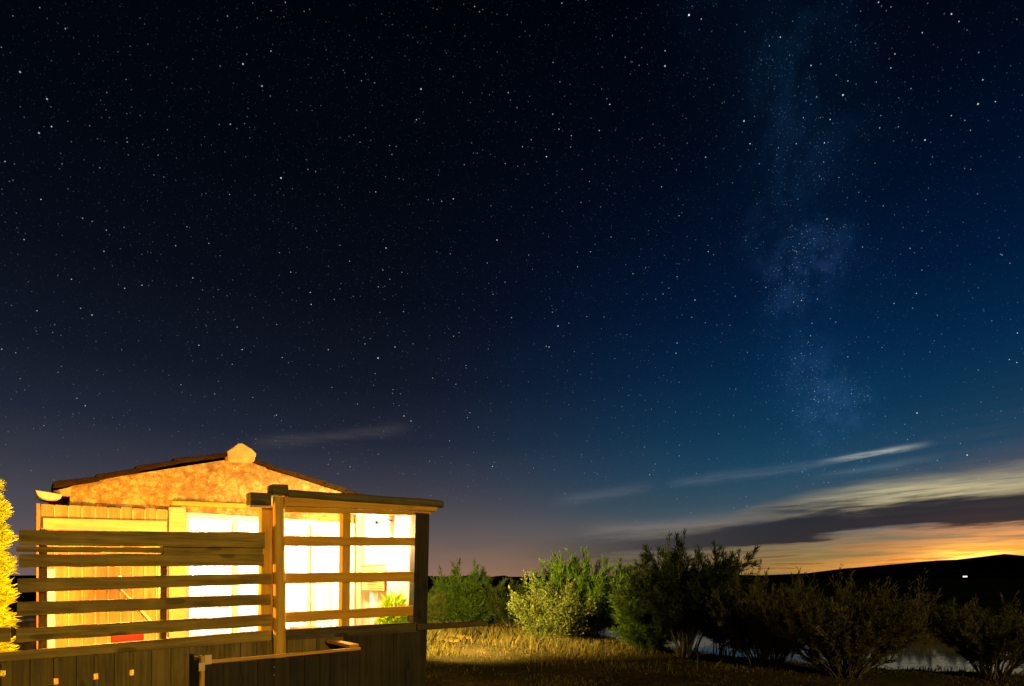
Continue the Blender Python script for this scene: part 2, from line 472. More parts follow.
class MB:
    def __init__(s): s.v, s.f = [], []
    def add(s, v, f):
        k = len(s.v); s.v += [tuple(p) for p in v]; s.f += [tuple(i + k for i in a) for a in f]
    def hexa(s, a, b):           # two quads (front a, back b), same order
        s.add(list(a) + list(b), [(0, 1, 2, 3), (7, 6, 5, 4), (0, 4, 5, 1), (1, 5, 6, 2), (2, 6, 7, 3), (3, 7, 4, 0)])
    def box(s, x0, x1, y0, y1, z0, z1):
        s.hexa([(x0, y0, z0), (x1, y0, z0), (x1, y0, z1), (x0, y0, z1)], [(x0, y1, z0), (x1, y1, z0), (x1, y1, z1), (x0, y1, z1)])
    def prism(s, pts, q0, q1):   # polygon of (s, z), run from q0 to q1
        n = len(pts)
        s.add([(a, q0, z) for a, z in pts] + [(a, q1, z) for a, z in pts],
              [tuple(range(n)), tuple(range(2 * n - 1, n - 1, -1))] + [(i, i + n, (i + 1) % n + n, (i + 1) % n) for i in range(n)])
    def tube(s, pts, rad, n=8, wob=0.0):
        rings = []
        k = len(s.v)
        for i, p in enumerate(pts):
            p = Vector(p)
            a = Vector(pts[max(i - 1, 0)]); b = Vector(pts[min(i + 1, len(pts) - 1)])
            t = (b - a).normalized()
            e = t.cross(Vector((0, 0, 1)) if abs(t.z) < 0.9 else Vector((1, 0, 0))).normalized(); g = t.cross(e)
            r = rad[i] if hasattr(rad, '__len__') else rad
            for j in range(n):
                an = 2 * math.pi * j / n
                rr = r * (1 + wob * math.sin(3 * an + i * 1.7))
                s.v.append(tuple(p + (e * math.cos(an) + g * math.sin(an)) * rr))
        for i in range(len(pts) - 1):
            for j in range(n):
                s.f.append((k + i * n + j, k + i * n + (j + 1) % n, k + (i + 1) * n + (j + 1) % n, k + (i + 1) * n + j))
        s.f.append(tuple(k + j for j in range(n - 1, -1, -1))); m = k + (len(pts) - 1) * n
        s.f.append(tuple(m + j for j in range(n)))
    def build(s, name, mat, parent=None, bevel=0.0, smooth=False, label=None, base=None):
        if base is None:
            base = Vector((0, 0, 0)); p = parent
            if p is not None: base = BASE[p.name]
        me = bpy.data.meshes.new(name)
        me.from_pydata([tuple(Vector(v) - base) for v in s.v], [], s.f)
        bm = bmesh.new(); bm.from_mesh(me)
        bmesh.ops.recalc_face_normals(bm, faces=bm.faces)
        if bevel:
            bmesh.ops.bevel(bm, geom=[e for e in bm.edges if e.calc_face_angle(0) > 0.5], offset=bevel, segments=2, profile=0.6, affect='EDGES')
        if smooth:
            for f in bm.faces: f.smooth = True
        bm.to_mesh(me); bm.free(); me.update()
        o = link(name, me, mat, parent, label)
        BASE[o.name] = base
        return o


def pq(xl, tl, bl, xr, tr, br, q):
    """a board between two photo columns: its four corners in the plane q"""
    return [fp(xl, bl, q), fp(xr, br, q), fp(xr, tr, q), fp(xl, tl, q)]


# ------------------------------------------------------------------ ground, pond, hills
near = [(560, 629), (600, 634), (640, 641), (690, 650), (730, 655), (780, 660), (830, 666), (900, 671), (970, 674), (1040, 674), (1250, 668)]
far = [(560, 627), (600, 628), (620, 627), (640, 630), (690, 631), (720, 632), (760, 635), (800, 638), (850, 642), (890, 643), (960, 646), (1040, 647), (1250, 643)]
WL = -0.16
poly = np.array([[gp(x, y + 5, WL).x, gp(x, y + 5, WL).y] for x, y in near] + [[gp(x, y, WL).x, gp(x, y, WL).y] for x, y in far[::-1]])


def pond_sd(X, Y):
    ins = np.zeros(X.shape, bool); dm = np.full(X.shape, 1e9)
    n = len(poly)
    for i in range(n):
        x0, y0 = poly[i]; x1, y1 = poly[(i + 1) % n]
        cr = ((y0 > Y) != (y1 > Y)) & (X < (x1 - x0) * (Y - y0) / (y1 - y0 + 1e-12) + x0)
        ins ^= cr
        t = np.clip(((X - x0) * (x1 - x0) + (Y - y0) * (y1 - y0)) / ((x1 - x0) ** 2 + (y1 - y0) ** 2), 0, 1)
        dm = np.minimum(dm, np.hypot(X - x0 - t * (x1 - x0), Y - y0 - t * (y1 - y0)))
    return np.where(ins, -dm, dm)


def gz(X, Y):
    X = np.asarray(X, float); Y = np.asarray(Y, float)
    sd = pond_sd(X, Y)
    und = 0.03 * np.sin(X * 0.9 + 1.3 * np.sin(Y * 0.5)) * np.sin(Y * 0.8 + X * 0.3) + 0.02 * np.sin(X * 2.3 + Y * 1.7)
    und = und * np.clip((np.hypot(X, Y) - 6) / 3, 0, 1)
    k = np.clip((sd + 0.4) / 0.8, 0, 1); k = k * k * (3 - 2 * k)
    return -0.5 * (1 - k) + und * k


def axis(lo, hi, step, far_, ratio=1.35):
    a = list(np.arange(lo, hi + 1e-6, step)); st = step
    v = hi
    while v < far_: st *= ratio; v += st; a.append(v)
    st = step; v = lo
    while v > -far_: st *= ratio; v -= st; a.insert(0, v)
    return np.array(a)


gx, gy = axis(-12, 26, 0.25, 4000), axis(-2, 36, 0.25, 4000)
GX, GY = np.meshgrid(gx, gy)
GZ = gz(GX, GY)
nx, ny = len(gx), len(gy)
me = bpy.data.meshes.new('ground')
idx = np.arange(nx * ny).reshape(ny, nx)
fc = np.stack([idx[:-1, :-1], idx[:-1, 1:], idx[1:, 1:], idx[1:, :-1]], -1).reshape(-1, 4)
me.from_pydata(np.stack([GX, GY, GZ], -1).reshape(-1, 3).tolist(), [], fc.tolist())
for p in me.polygons: p.use_smooth = True
o = link('ground', me, 'ground', None); o['kind'] = 'structure'

b = MB(); b.add([(-1, 8.5, WL), (40, 8.5, WL), (40, 30, WL), (-1, 30, WL)], [(0, 1, 2, 3)])
o = b.build('pond_water', 'water'); o['kind'] = 'structure'

# hills: a heightfield whose skyline rises to the right
sk_x = [-900, -300, 0, 200, 430, 620, 760, 820, 850, 880, 915, 940, 965, 982, 990, 1006, 1012, 1018, 1040, 1200, 1800]
sk_y = [575, 574, 575, 575, 575.5, 575, 575, 574.5, 573, 571, 568.5, 567.5, 566, 561.5, 555, 555, 560.5, 564, 561, 556, 560]
hx = np.arange(-1400, 1900, 4.0); hd = np.array([0, 25, 60, 110, 200, 400, 700.0])
prof = np.array([0, 0.45, 0.8, 1.0, 0.9, 0.6, 0.0])
hv = []
ph = nrng.uniform(0, 6.28, 9)
for j, dd in enumerate(hd):
    Yh = 560 + dd
    px = 512 + hx * F / Yh
    h = (Y0 - np.interp(512 + hx * F / 670, sk_x, sk_y)) * 670 / F + 1.6
    tr = sum(np.sin(hx * fr + ph[i] + dd) * am for i, (fr, am) in enumerate(((0.05, .5), (0.11, .8), (0.23, .8), (0.41, .5), (0.7, .35))))
    z = np.where(prof[j] > 0, h * prof[j] + (np.abs(tr) - 2.0) * (prof[j] > 0.7) * (2.4 + 1.2 * nrng.random(len(hx))) * np.clip((hx + 250) / 700, .35, 1), -1.0)
    hv.append(np.stack([hx, np.full_like(hx, Yh), z], -1))
hv = np.concatenate(hv); idx = np.arange(len(hv)).reshape(len(hd), len(hx))
fc = np.stack([idx[:-1, :-1], idx[:-1, 1:], idx[1:, 1:], idx[1:, :-1]], -1).reshape(-1, 4)
me = bpy.data.meshes.new('hills'); me.from_pydata(hv.tolist(), [], fc.tolist())
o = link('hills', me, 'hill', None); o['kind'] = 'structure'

# ------------------------------------------------------------------ cabin
QW = 8.0
s_l, s_r = fs(70, QW), 0
s_rg, z_rg = fp(241, 459, QW)
s_el, z_el = fp(56, 488, QW)
s_r = 2 * s_rg - s_l
s_er = 2 * s_rg - s_el
pitch = (z_rg - z_el) / (s_rg - s_el)
z_er = fp(345, 489.5, QW)[1] - 0.04 * 1
kR = (z_rg - fp(345, 489.5, QW)[1]) / (fs(345, QW) - s_rg)
zL = lambda s: z_rg - (s_rg - s) * pitch
zR = lambda s: z_rg - (s - s_rg) * kR
ZT = fp(100, 506, QW)[1]                   # head of the timbered lower wall
s_o0, s_o1 = fs(187, QW), fs(349, QW)      # glazed opening
z_o1 = fp(187, 512, QW)[1]
cab = thing('cabin', 'small stone cabin with glowing glazed front and stepped dark roof tiles', 'cabin', (s_rg, QW + 2.5, 0))
b = MB()
b.prism([(s_l, ZT), (s_r, ZT), (s_r, zR(s_r) + 0.0), (s_rg, z_rg + 0.02), (s_l, zL(s_l) + 0.02)], QW, QW + 0.3)
b.prism([(s_l, 0), (s_o0 - 0.02, 0), (s_o0 - 0.02, ZT), (s_l, ZT)], QW, QW + 0.3)
gw = b.build('gable_wall', 'rubble', cab)
b = MB()
b.prism([(s_o1 + 0.02, 0), (s_r, 0), (s_r, ZT - 0.003), (s_o1 + 0.02, ZT - 0.003)], QW, QW + 0.3)
b.build('wall_pier', 'plaster', cab, label='whitewashed pier right of the glazing')
b = MB()
b.prism([(s_o0 - 0.02, z_o1 + 0.03), (s_o1 + 0.02, z_o1 + 0.03), (s_o1 + 0.02, ZT), (s_o0 - 0.02, ZT)], QW + 0.03, QW + 0.28)
b.build('header_panel', 'plaster', cab)
QB = QW + 5
b = MB(); b.box(s_l, s_l + 0.25, QW + 0.302, QB, 0, zL(s_l) - 0.05); b.build('side_wall', 'rubble', cab)
b = MB(); b.box(s_r - 0.25, s_r, QW + 0.302, QB, 0, zR(s_r) - 0.05); b.build('side_wall', 'rubble', cab)
b = MB(); b.prism([(s_l + 0.252, 0), (s_r - 0.252, 0), (s_r - 0.252, zR(s_r)), (s_rg, z_rg - 0.08), (s_l + 0.252, zL(s_l))], QB - 0.25, QB); b.build('rear_wall', 'rubble', cab)
b = MB(); b.box(s_l + 0.255, s_r - 0.255, QW + 0.31, QB - 0.26, 0.05, 0.14); b.build('floor', 'decky', cab)
b = MB(); b.box(s_l + 0.255, s_r - 0.255, QW + 0.31, QB - 0.26, ZT + 0.05, ZT + 0.09); b.build('ceiling', 'plaster', cab)
b = MB(); b.box(s_l + 0.26, s_r - 0.26, QW + 3.2, QW + 3.25, 0.145, ZT + 0.045); b.build('partition', 'plaster', cab)
# roof: slab on each side, then the stepped verge tiles
b = MB()
b.prism([(s_el, z_el - 0.01), (s_rg, z_rg - 0.01), (s_rg, z_rg + 0.03), (s_el, z_el + 0.03)], QW + 0.302, QB + 0.1)
b.prism([(s_rg, z_rg - 0.01), (s_er, zR(s_er) - 0.01), (s_er, zR(s_er) + 0.03), (s_rg, z_rg + 0.03)], QW + 0.302, QB + 0.1)
roof = b.build('roof', 'tile', cab)
b = MB()
vt = [((53, 488), (100, 480.5), 6), ((96, 480), (140, 471.5), 5), ((136, 471), (179, 463), 4.5), ((174, 463), (217, 457.5), 4.5), ((213, 458), (231, 455.5), 4)]
for (x0, y0), (x1, y1), th in vt:
    b.prism([fp(x0, y0, QW - 0.1), fp(x1, y1, QW - 0.1), fp(x1, y1 - th * 0.75, QW - 0.1), fp(x0, y0 - th * 1.15, QW - 0.1)], QW - 0.1, QW + 0.4)
vt = [((253, 461), (272, 468), 3.5), ((269, 468), (300, 477), 4), ((296, 476), (326, 485.5), 4.5), ((322, 484.5), (348, 492.5), 4.5), ((344, 492), (368, 499), 4)]
for (x0, y0), (x1, y1), th in vt:
    b.prism([fp(x0, y0, QW - 0.1), fp(x1, y1, QW - 0.1), fp(x1, y1 - th, QW - 0.1), fp(x0, y0 - th * 0.8, QW - 0.1)], QW - 0.1, QW + 0.4)
b.build('verge_tiles', 'tile', roof, bevel=0.008)
b = MB()
b.prism([fp(*p, QW - 0.12) for p in ((228.5, 461), (227.5, 451), (233, 447.5), (238, 443.5), (242, 443), (247, 446), (252, 449), (256.5, 453.5), (254.5, 461.5))], QW - 0.12, QB + 0.1)
b.build('ridge_tile', 'mortar', roof, bevel=0.012)
# eave corner brick and half-round gutter
b = MB(); b.prism([fp(*p, QW - 0.04) for p in ((53, 491), (71, 487), (71, 496), (63, 495))], QW - 0.04, QB); b.build('eave_board', 'mortar', cab)
g0, gzt = fp(36.5, 491, QW - 0.12); g1, _ = fp(62.5, 494, QW - 0.12)
gc, gr = (g0 + g1) / 2, (g1 - g0) / 2
pts = [(gc + gr * math.cos(math.pi + math.pi * i / 10), gzt - 0.015 + 0.62 * gr * math.sin(math.pi + math.pi * i / 10)) for i in range(11)]
pts[0] = (pts[0][0] - 0.01, pts[0][1] + 0.025)
b = MB(); b.prism(pts, QW - 0.12, QW + 0.2); b.build('gutter', 'gutter', cab, bevel=0.006)
# timber cladding left of the door: boards, corner post, rail, white trim
QC = QW - 0.06
c0, c1 = fs(40.5, QC), fs(168, QC)
b = MB(); s = c0; bw = (c1 - c0) / 10
for i in range(10):
    b.box(s + 0.003, s + bw - 0.003, QC + rng.uniform(0, 0.006), QC + 0.045, 0.14, fp(40 + 12.8 * i, 503.3 + 0.6 * i, QC)[1] + rng.uniform(-.006, .006)); s += bw
b.build('cladding', 'clad', cab, bevel=0.006)
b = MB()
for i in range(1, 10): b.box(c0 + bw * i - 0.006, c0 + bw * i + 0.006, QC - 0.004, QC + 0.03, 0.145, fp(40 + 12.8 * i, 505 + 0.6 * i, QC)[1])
b.build('seam_glint', 'cladx', cab)  # pale strips standing in for light caught on the groove edges
b = MB(); b.box(fs(36.3, QC - 0.02), fs(40.3, QC - 0.02), QC - 0.02, QC + 0.1, 0.0, fp(38, 503.5, QC)[1]); b.build('corner_board', 'clad', cab, bevel=0.005)
b = MB(); b.prism(pq(43, 518, 529, 167, 521, 532.5, QC - 0.035), QC - 0.035, QC - 0.003); b.build('batten', 'cladx', cab, bevel=0.004)
b = MB(); b.prism(pq(47.5, 569, 652, 55, 569, 652, QC - 0.03), QC - 0.03, QC - 0.003); b.build('trim_board', 'white', cab, bevel=0.004)
b = MB(); b.prism(pq(172, 500.5, 505, 268, 504.5, 509, QW - 0.05), QW - 0.05, QW + 0.28); b.build('lintel', 'glowx', cab, bevel=0.006)
b = MB(); b.prism(pq(169, 507, 660, 186, 507, 655, QW - 0.05), QW - 0.05, QW - 0.004); b.build('door_jamb', 'cladx', cab, bevel=0.004)
# the glazed front: frame, panes, curtains
gf = MB()
qg = QW + 0.05
mull = [s_o0 + (s_o1 - s_o0) * k for k in (0, .27, .52, .76, 1)]
gf.box(s_o0, s_o1, qg, qg + 0.06, z_o1 - 0.06, z_o1 + 0.025)
gf.box(s_o0, s_o1, qg, qg + 0.06, 0.142, 0.24)
for m_ in mull: gf.box(m_ - 0.035, m_ + 0.035, qg - 0.005, qg + 0.065, 0.245, z_o1 - 0.064)
win = gf.build('window', 'white', cab, bevel=0.004)
for i in range(4):
    b = MB(); b.box(mull[i] + 0.036, mull[i + 1] - 0.036, qg + 0.025, qg + 0.032, 0.245, z_o1 - 0.065); b.build('pane', 'glass', win)
for i in range(4):
    a0, a1 = mull[i] + 0.03, mull[i + 1] - 0.03
    n = 40; v, f = [], []
    for k in range(n + 1):
        s = a0 + (a1 - a0) * k / n; q = qg + 0.17 + (0.02 if i < 2 else 0.007) * math.sin(k * 1.45 + i) + 0.01 * math.sin(k * 0.6)
        v += [(s, q, 0.2), (s, q, z_o1 - 0.04)]
    for k in range(n): f.append((2 * k, 2 * k + 2, 2 * k + 3, 2 * k + 1))
    b = MB(); b.add(v, f); b.build('curtain', 'canvas', win, smooth=True)


def lamp(name, parent, s, q, z, power, col, rad=0.05, spot=None):
    l = bpy.data.lights.new(name, 'SPOT' if spot else 'POINT')
    l.energy, l.color, l.shadow_soft_size = power, col, rad
    o = bpy.data.objects.new(name, l); C.objects.link(o); o.parent = parent
    o.location = Vector((s, q, z)) - BASE[parent.name]
    if spot:
        aim, ang, blend = spot
        l.spot_size, l.spot_blend = ang, blend
        o.rotation_euler = Vector(aim).to_track_quat('-Z', 'Y').to_euler()
    return o


# room ceiling lamp
rl = thing('ceiling_lamp', 'bright round lamp on the ceiling of the white room behind the curtains', 'lamp', (s_rg + 0.1, QW + 1.6, ZT + 0.05))
b = MB(); b.tube([(s_rg + 0.1, QW + 1.6, ZT + 0.05), (s_rg + 0.1, QW + 1.6, ZT - 0.02)], [0.15, 0.12], 20); b.build('lamp_shade', 'bulb', rl)
lamp('light', rl, s_rg + 0.1, QW + 1.6, ZT - 0.15, P_ROOM, (1.0, 0.86, 0.66), 0.1)

# ------------------------------------------------------------------ terrace deck
QF = 6.0
s_c = fs(430, QF)
dk = MB(); q = QF + 0.16
while q < QW - 0.1:
    dk.box(fs(37, QF) - 0.1, s_c - 0.02, q, q + 0.115, 0.02, 0.12 + rng.uniform(-.003, .003)); q += 0.12
o = dk.build('terrace_deck', 'decky', None); o['kind'] = 'structure'
o.location = (0, 0, 0); o.rotation_euler = (0, 0, ROT)

# ------------------------------------------------------------------ slatted fence, left
fen = thing('slat_fence', 'weathered horizontal slat fence with solid boarding below, left of the log post', 'fence', (fs(140, QF), QF + 0.05, 0))
slats = [  # xl, top, bottom at left; xr, top, bottom at right; depth of the face
    (19, 530.3, 545.2, 265, 532, 547.5, 0.0), (16, 546.5, 552, 163, 547.5, 553, 0.012), (19, 554, 567.3, 264, 554, 565.5, 0.0),
    (17.5, 578.8, 592.8, 272, 573.4, 583.8, 0.0), (17, 602.6, 616.5, 271, 594, 604.5, 0.004), (16, 628.4, 642.6, 272, 614.2, 625.4, 0.0)]
def worn(c, n=14, a=0.002):
    (p0, p1, p2, p3) = c
    lo_ = [(p0[0] + (p1[0] - p0[0]) * k / n, p0[1] + (p1[1] - p0[1]) * k / n + rng.gauss(0, a)) for k in range(n + 1)]
    hi_ = [(p3[0] + (p2[0] - p3[0]) * k / n, p3[1] + (p2[1] - p3[1]) * k / n + rng.gauss(0, a)) for k in range(n + 1)]
    return lo_ + hi_[::-1]


for xl, tl, bl, xr, tr, br, dq in slats:
    b = MB(); b.prism(worn(pq(xl, tl, bl, xr, tr, br, QF + dq)), QF + dq, QF + dq + 0.028); b.build('slat', 'slat', fen, bevel=0.004)
b = MB(); b.prism(pq(163.6, 544, 556, 263, 546, 556, QF + 0.034), QF + 0.034, QF + 0.055); b.build('slat', 'slat', fen, bevel=0.004)
b = MB(); b.prism(pq(-70, 627, 646, 11, 627.5, 642, QF), QF, QF + 0.028); b.build('slat', 'slat', fen, bevel=0.004)
QP = QF + 0.06
for xl, xr, yt, lx in ((39.3, 47.5, 529, -2), (160.5, 167.3, 534, -1), (-62, -50, 600, 0)):
    s0, s1 = fs(xl, QP), fs(xr, QP); zt = fp(xl, yt, QP)[1]; ls = fs(xl + lx, QP) - s0
    b = MB(); b.hexa([(s0 + ls, QP, 0), (s1 + ls, QP, 0), (s1, QP, zt), (s0, QP, zt)], [(s0 + ls, QP + .08, 0), (s1 + ls, QP + .08, 0), (s1, QP + .08, zt), (s0, QP + .08, zt)])
    b.build('post', 'slatz', fen, bevel=0.004)
b = MB(); b.prism(pq(-70, 658.5, 667.5, 272, 630, 640.5, QF - 0.012), QF - 0.012, QF + 0.03); b.build('cap_rail', 'slat', fen, bevel=0.004)
# vertical boards with a few open knot holes between them
holes = [(3, 674), (56, 682), (96, 677), (132, 673)]
hs = [fs(x, QF) for x, y in holes]
cuts = [fs(-70, QF)]
end = fs(272, QF)
allc = []
stops_ = sorted(hs) + [end]
cur = cuts[0]
for st_ in stops_:
    n = max(1, round((st_ - cur) / 0.15)); allc += [(cur + (st_ - cur) * k / n, cur + (st_ - cur) * (k + 1) / n) for k in range(n)]; cur = st_
ztop = lambda s: fp(0, 662, QF)[1] + (s - fs(0, QF)) * (fp(272, 638, QF)[1] - fp(0, 662, QF)[1]) / (end - fs(0, QF))
b = MB()
for a0, a1 in allc:
    l = 0.016 if any(abs(a0 - h) < 1e-4 for h in hs) else 0.002
    r = 0.016 if any(abs(a1 - h) < 1e-4 for h in hs) else 0.002
    b.box(a0 + l, a1 - r, QF + rng.uniform(0, .006), QF + 0.024, 0.03 + rng.uniform(0, .02), ztop((a0 + a1) / 2) - 0.002)
b.build('board_panel', 'slatz', fen, bevel=0.003)
b = MB()
for a0, a1 in allc[1:]:
    if not any(abs(a0 - h) < 1e-4 for h in hs): b.box(a0 - 0.025, a0 + 0.025, QF + 0.032, QF + 0.05, 0.03, ztop(a0))
for (x, y), h in zip(holes, hs):
    zz = fp(x, y, QF)[1]
    b.box(h - 0.03, h + 0.03, QF + 0.032, QF + 0.05, 0.03, zz - 0.024); b.box(h - 0.03, h + 0.03, QF + 0.032, QF + 0.05, zz + 0.024, ztop(h))
b.build('cover_strip', 'slatz', fen)

# ------------------------------------------------------------------ log framed screen, right
scr = thing('log_screen', 'open timber screen under a round log beam with dark boarding below, at the cabin corner', 'terrace screen', (fs(350, QF), QF + 0.05, 0))
for xl, tl, bl, xr, tr, br in ((284, 535.5, 546, 416, 537.6, 545.6), (284, 573, 583.6, 416, 571.6, 581.2), (284, 612.6, 622.8, 416, 605.4, 615)):
    b = MB(); b.prism(worn(pq(xl, tl, bl, xr, tr, br, QF + 0.01), 8, .002), QF + 0.01, QF + 0.038); b.build('rail', 'glowx', scr, bevel=0.004)


def post(x0, x1, yt, q, dep, mat, lean=0.0, zb=0.0):
    s0, s1 = fs(x0, q), fs(x1, q); zt = fp(x0, yt, q)[1]
    b = MB(); b.hexa([(s0 - lean, q, zb), (s1 - lean, q, zb), (s1, q, zt), (s0, q, zt)], [(s0 - lean, q + dep, zb), (s1 - lean, q + dep, zb), (s1, q + dep, zt), (s0, q + dep, zt)])
    return b.build('post', mat, scr, bevel=0.005)


post(261.5, 275.5, 505.5, QF + 0.04, 0.1, 'glowz', 0.01)
post(343, 351, 512, QF + 0.04, 0.09, 'glowz', 0.03)
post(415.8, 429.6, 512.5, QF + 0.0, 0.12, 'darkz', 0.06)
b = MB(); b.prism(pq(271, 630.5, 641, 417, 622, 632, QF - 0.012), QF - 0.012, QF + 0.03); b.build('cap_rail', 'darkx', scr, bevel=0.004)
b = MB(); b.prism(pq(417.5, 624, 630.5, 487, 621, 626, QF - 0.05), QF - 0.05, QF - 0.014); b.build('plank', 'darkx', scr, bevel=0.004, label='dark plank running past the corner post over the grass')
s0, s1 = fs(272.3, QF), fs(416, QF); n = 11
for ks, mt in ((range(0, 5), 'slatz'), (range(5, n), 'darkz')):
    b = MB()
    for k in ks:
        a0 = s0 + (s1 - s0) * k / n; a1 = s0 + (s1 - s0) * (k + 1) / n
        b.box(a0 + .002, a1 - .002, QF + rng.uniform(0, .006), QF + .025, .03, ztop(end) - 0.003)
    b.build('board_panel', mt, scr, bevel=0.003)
b = MB()
for k in range(1, n): b.box(s0 + (s1 - s0) * k / n - .025, s0 + (s1 - s0) * k / n + .025, QF + .032, QF + .05, .03, ztop(end) - 0.01)
b.build('cover_strip', 'darkz', scr)
# beams
pl0, pr0 = fp(278, 498, QF), fp(441, 504, QF)
lq = QF + 0.03
pts = []
for k in range(9):
    t = k / 8; x = 287 + (442 - 287) * t
    s, z = fp(x, 494 + (504.3 - 494) * t, lq); pts.append((s, lq + 0.004 * math.sin(k * 1.3), z + 0.0015 * math.sin(k * 2.1)))
b = MB(); b.tube(pts, [0.047, .048, .05, .05, .051, .052, .053, .053, .048], 14, 0.03); b.build('log_beam', 'logx', scr, smooth=False, bevel=0)
b = MB(); b.prism(pq(272.7, 484, 494.5, 288.5, 484.5, 495, QF - 0.05), QF - 0.05, QF + 0.13); b.build('beam_end', 'logx', scr, bevel=0.008)
b = MB(); b.prism(pq(250.5, 492, 504.5, 271.5, 493.2, 505.3, QF - 0.02), QF - 0.02, QF + 0.13); b.build('beam_end', 'logx', scr, bevel=0.006)
b = MB(); b.prism(pq(250, 505, 507, 272, 505.8, 507.8, QF - 0.03), QF - 0.03, QF + 0.13); b.build('flashing', 'cladx', scr)
b = MB(); b.prism(pq(285, 495, 506, 437, 505, 511.2, QF + 0.005), QF + 0.005, QF + 0.07); b.build('wall_plate', 'glowx', scr, bevel=0.005)  # orange of this wood stands in for lamplight on the plate
b = MB(); b.prism(pq(285, 506.5, 512, 431, 511.7, 515.5, QF + 0.02), QF + 0.02, QF + 0.09); b.build('wall_plate', 'glowx', scr, bevel=0.005)
# round log post standing in the planter
lq = QF - 0.07
st0, zt0 = fp(278.5, 497, lq); sb0, zb0 = fp(279.8, 656, lq)
pts = [(sb0 + (sb0 - st0) * 0.7, lq - 0.01, 0.0)] + [(sb0 + (st0 - sb0) * k / 7, lq + 0.004 * math.sin(k * 2), zb0 + (zt0 - zb0) * k / 7) for k in range(8)]
b = MB(); b.tube(pts, [.06, .06, .06, .059, .058, .057, .056, .056, .055], 14, 0.02); b.build('log_post', 'glowz', scr, bevel=0)
# side return: posts, rails, boarding, canvas
qs = QF + 0.13
b = MB(); b.box(s_c - 0.17, s_c - 0.10, qs + 0.02, qs + 0.09, 0, fp(412, 514, QF + 0.1)[1]); b.build('post', 'cladx', scr, bevel=0.004)
b = MB()
n = 13
for k in range(n):
    q0 = qs + (QW - 0.07 - qs) * k / n; q1 = qs + (QW - 0.07 - qs) * (k + 1) / n
    b.box(s_c - 0.03, s_c - 0.005, q0 + .002, q1 - .002, 0.03, 1.02)
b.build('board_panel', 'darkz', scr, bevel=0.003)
zc = fp(420, 512, QF)[1]
zw = 2.64
b = MB(); b.hexa([(s_c - 0.05, qs, zc - .08), (s_c, qs, zc - .08), (s_c, qs, zc), (s_c - 0.05, qs, zc)], [(s_c - 0.05, QW - .07, zw - .08), (s_c, QW - .07, zw - .08), (s_c, QW - .07, zw), (s_c - 0.05, QW - .07, zw)]); b.build('rail', 'glowx', scr, bevel=0.004)
b = MB(); b.box(s_c - 0.05, s_c, qs, QW - 0.07, 1.022, 1.07); b.build('rail', 'glowx', scr, bevel=0.004)
v, f = [], []
for k in range(41):
    q = qs + 0.1 + (QW - 0.1 - qs - 0.1) * k / 40; s = s_c - 0.085 + 0.012 * math.sin(k * 1.1)
    v += [(s, q, 0.75), (s, q, zc - 0.02 + (zw - zc) * k / 40)]
for k in range(40): f.append((2 * k, 2 * k + 2, 2 * k + 3, 2 * k + 1))
b = MB(); b.add(v, f); b.build('canvas_sheet', 'canvas', scr, smooth=True)
# reed blind hanging in front of the canvas
bl = thing('reed_blind', 'small orange reed blind hanging on the white side canvas', 'blind', (s_c - 0.14, QF + 1.2, 1.2))
b = MB()
for k in range(12):
    z = 1.72 - 0.027 * k; b.tube([(s_c - 0.14, QF + 0.92, z), (s_c - 0.14, QF + 1.55, z)], 0.011, 8)
b.build('slats', 'reed', bl)
b = MB(); b.tube([(s_c - 0.14, QF + 0.9, 1.76), (s_c - 0.14, QF + 1.57, 1.76)], 0.016, 8); b.build('head_rail', 'glowx', bl)
for qq in (QF + 1.0, QF + 1.47):
    b = MB(); b.tube([(s_c - 0.12, qq, 1.76), (s_c - 0.075, qq, zc - 0.05)], 0.003, 5); b.build('cord', 'white', bl)

# ------------------------------------------------------------------ planter box in front
QPL = 5.3
p0, p1 = fs(205, QPL), fs(361, QPL)
zp = fp(285, 654, QPL)[1]
pla = thing('planter_box', 'long low planter box of brown upright boards around the foot of the log post', 'planter', ((p0 + p1) / 2, QPL + 0.3, 0))
b = MB(); n = 10
for k in range(n):
    a0 = p0 + (p1 - p0) * k / n; a1 = p0 + (p1 - p0) * (k + 1) / n
    b.box(a0 + .002, a1 - .002, QPL + rng.uniform(0, .005), QPL + .025, .02, zp - .032 + rng.uniform(-.004, .004))
b.build('front_panel', 'darkz', pla, bevel=0.003)
b = MB(); b.box(p0, p1 + 0.0, QPL + 0.003, QPL + 0.045, zp - 0.026, zp); b.build('top_rail', 'glowx', pla, bevel=0.004)
b = MB(); b.box(p1 - 0.03, p1 - 0.003, QPL + 0.037, QF - 0.1, .02, zp - 0.003); b.build('end_panel', 'darkz', pla, bevel=0.003)
b = MB(); b.box(p1 - 0.10, p1 - 0.0, QPL + 0.048, QF - 0.09, zp - .002, zp + 0.03); b.build('end_rail', 'glowx', pla, bevel=0.004)
b = MB(); b.box(p0 + 0.003, p0 + 0.03, QPL + 0.037, QF - 0.1, .02, zp - 0.003); b.build('end_panel', 'darkz', pla, bevel=0.003)
b = MB(); b.box(p0 - 0.032, p0 - 0.003, QPL - 0.01, QPL + 0.05, 0, zp + 0.045); b.build('corner_post', 'glowz', pla, bevel=0.005)
b = MB(); b.box(p0 - 0.003, p0 + 0.05, QPL - 0.012, QPL - 0.002, zp - 0.03, zp + 0.05); b.box(p0 - 0.05, p0 - 0.004, QPL - 0.022, QPL - 0.012, zp - 0.08, zp - 0.01); b.build('bracket', 'glowmetal', pla, bevel=0.002)
b = MB(); b.box(p0 + 0.032, p1 - 0.032, QPL + 0.028, QF - 0.16, 0.1, 0.62); b.build('soil', 'soil', pla)
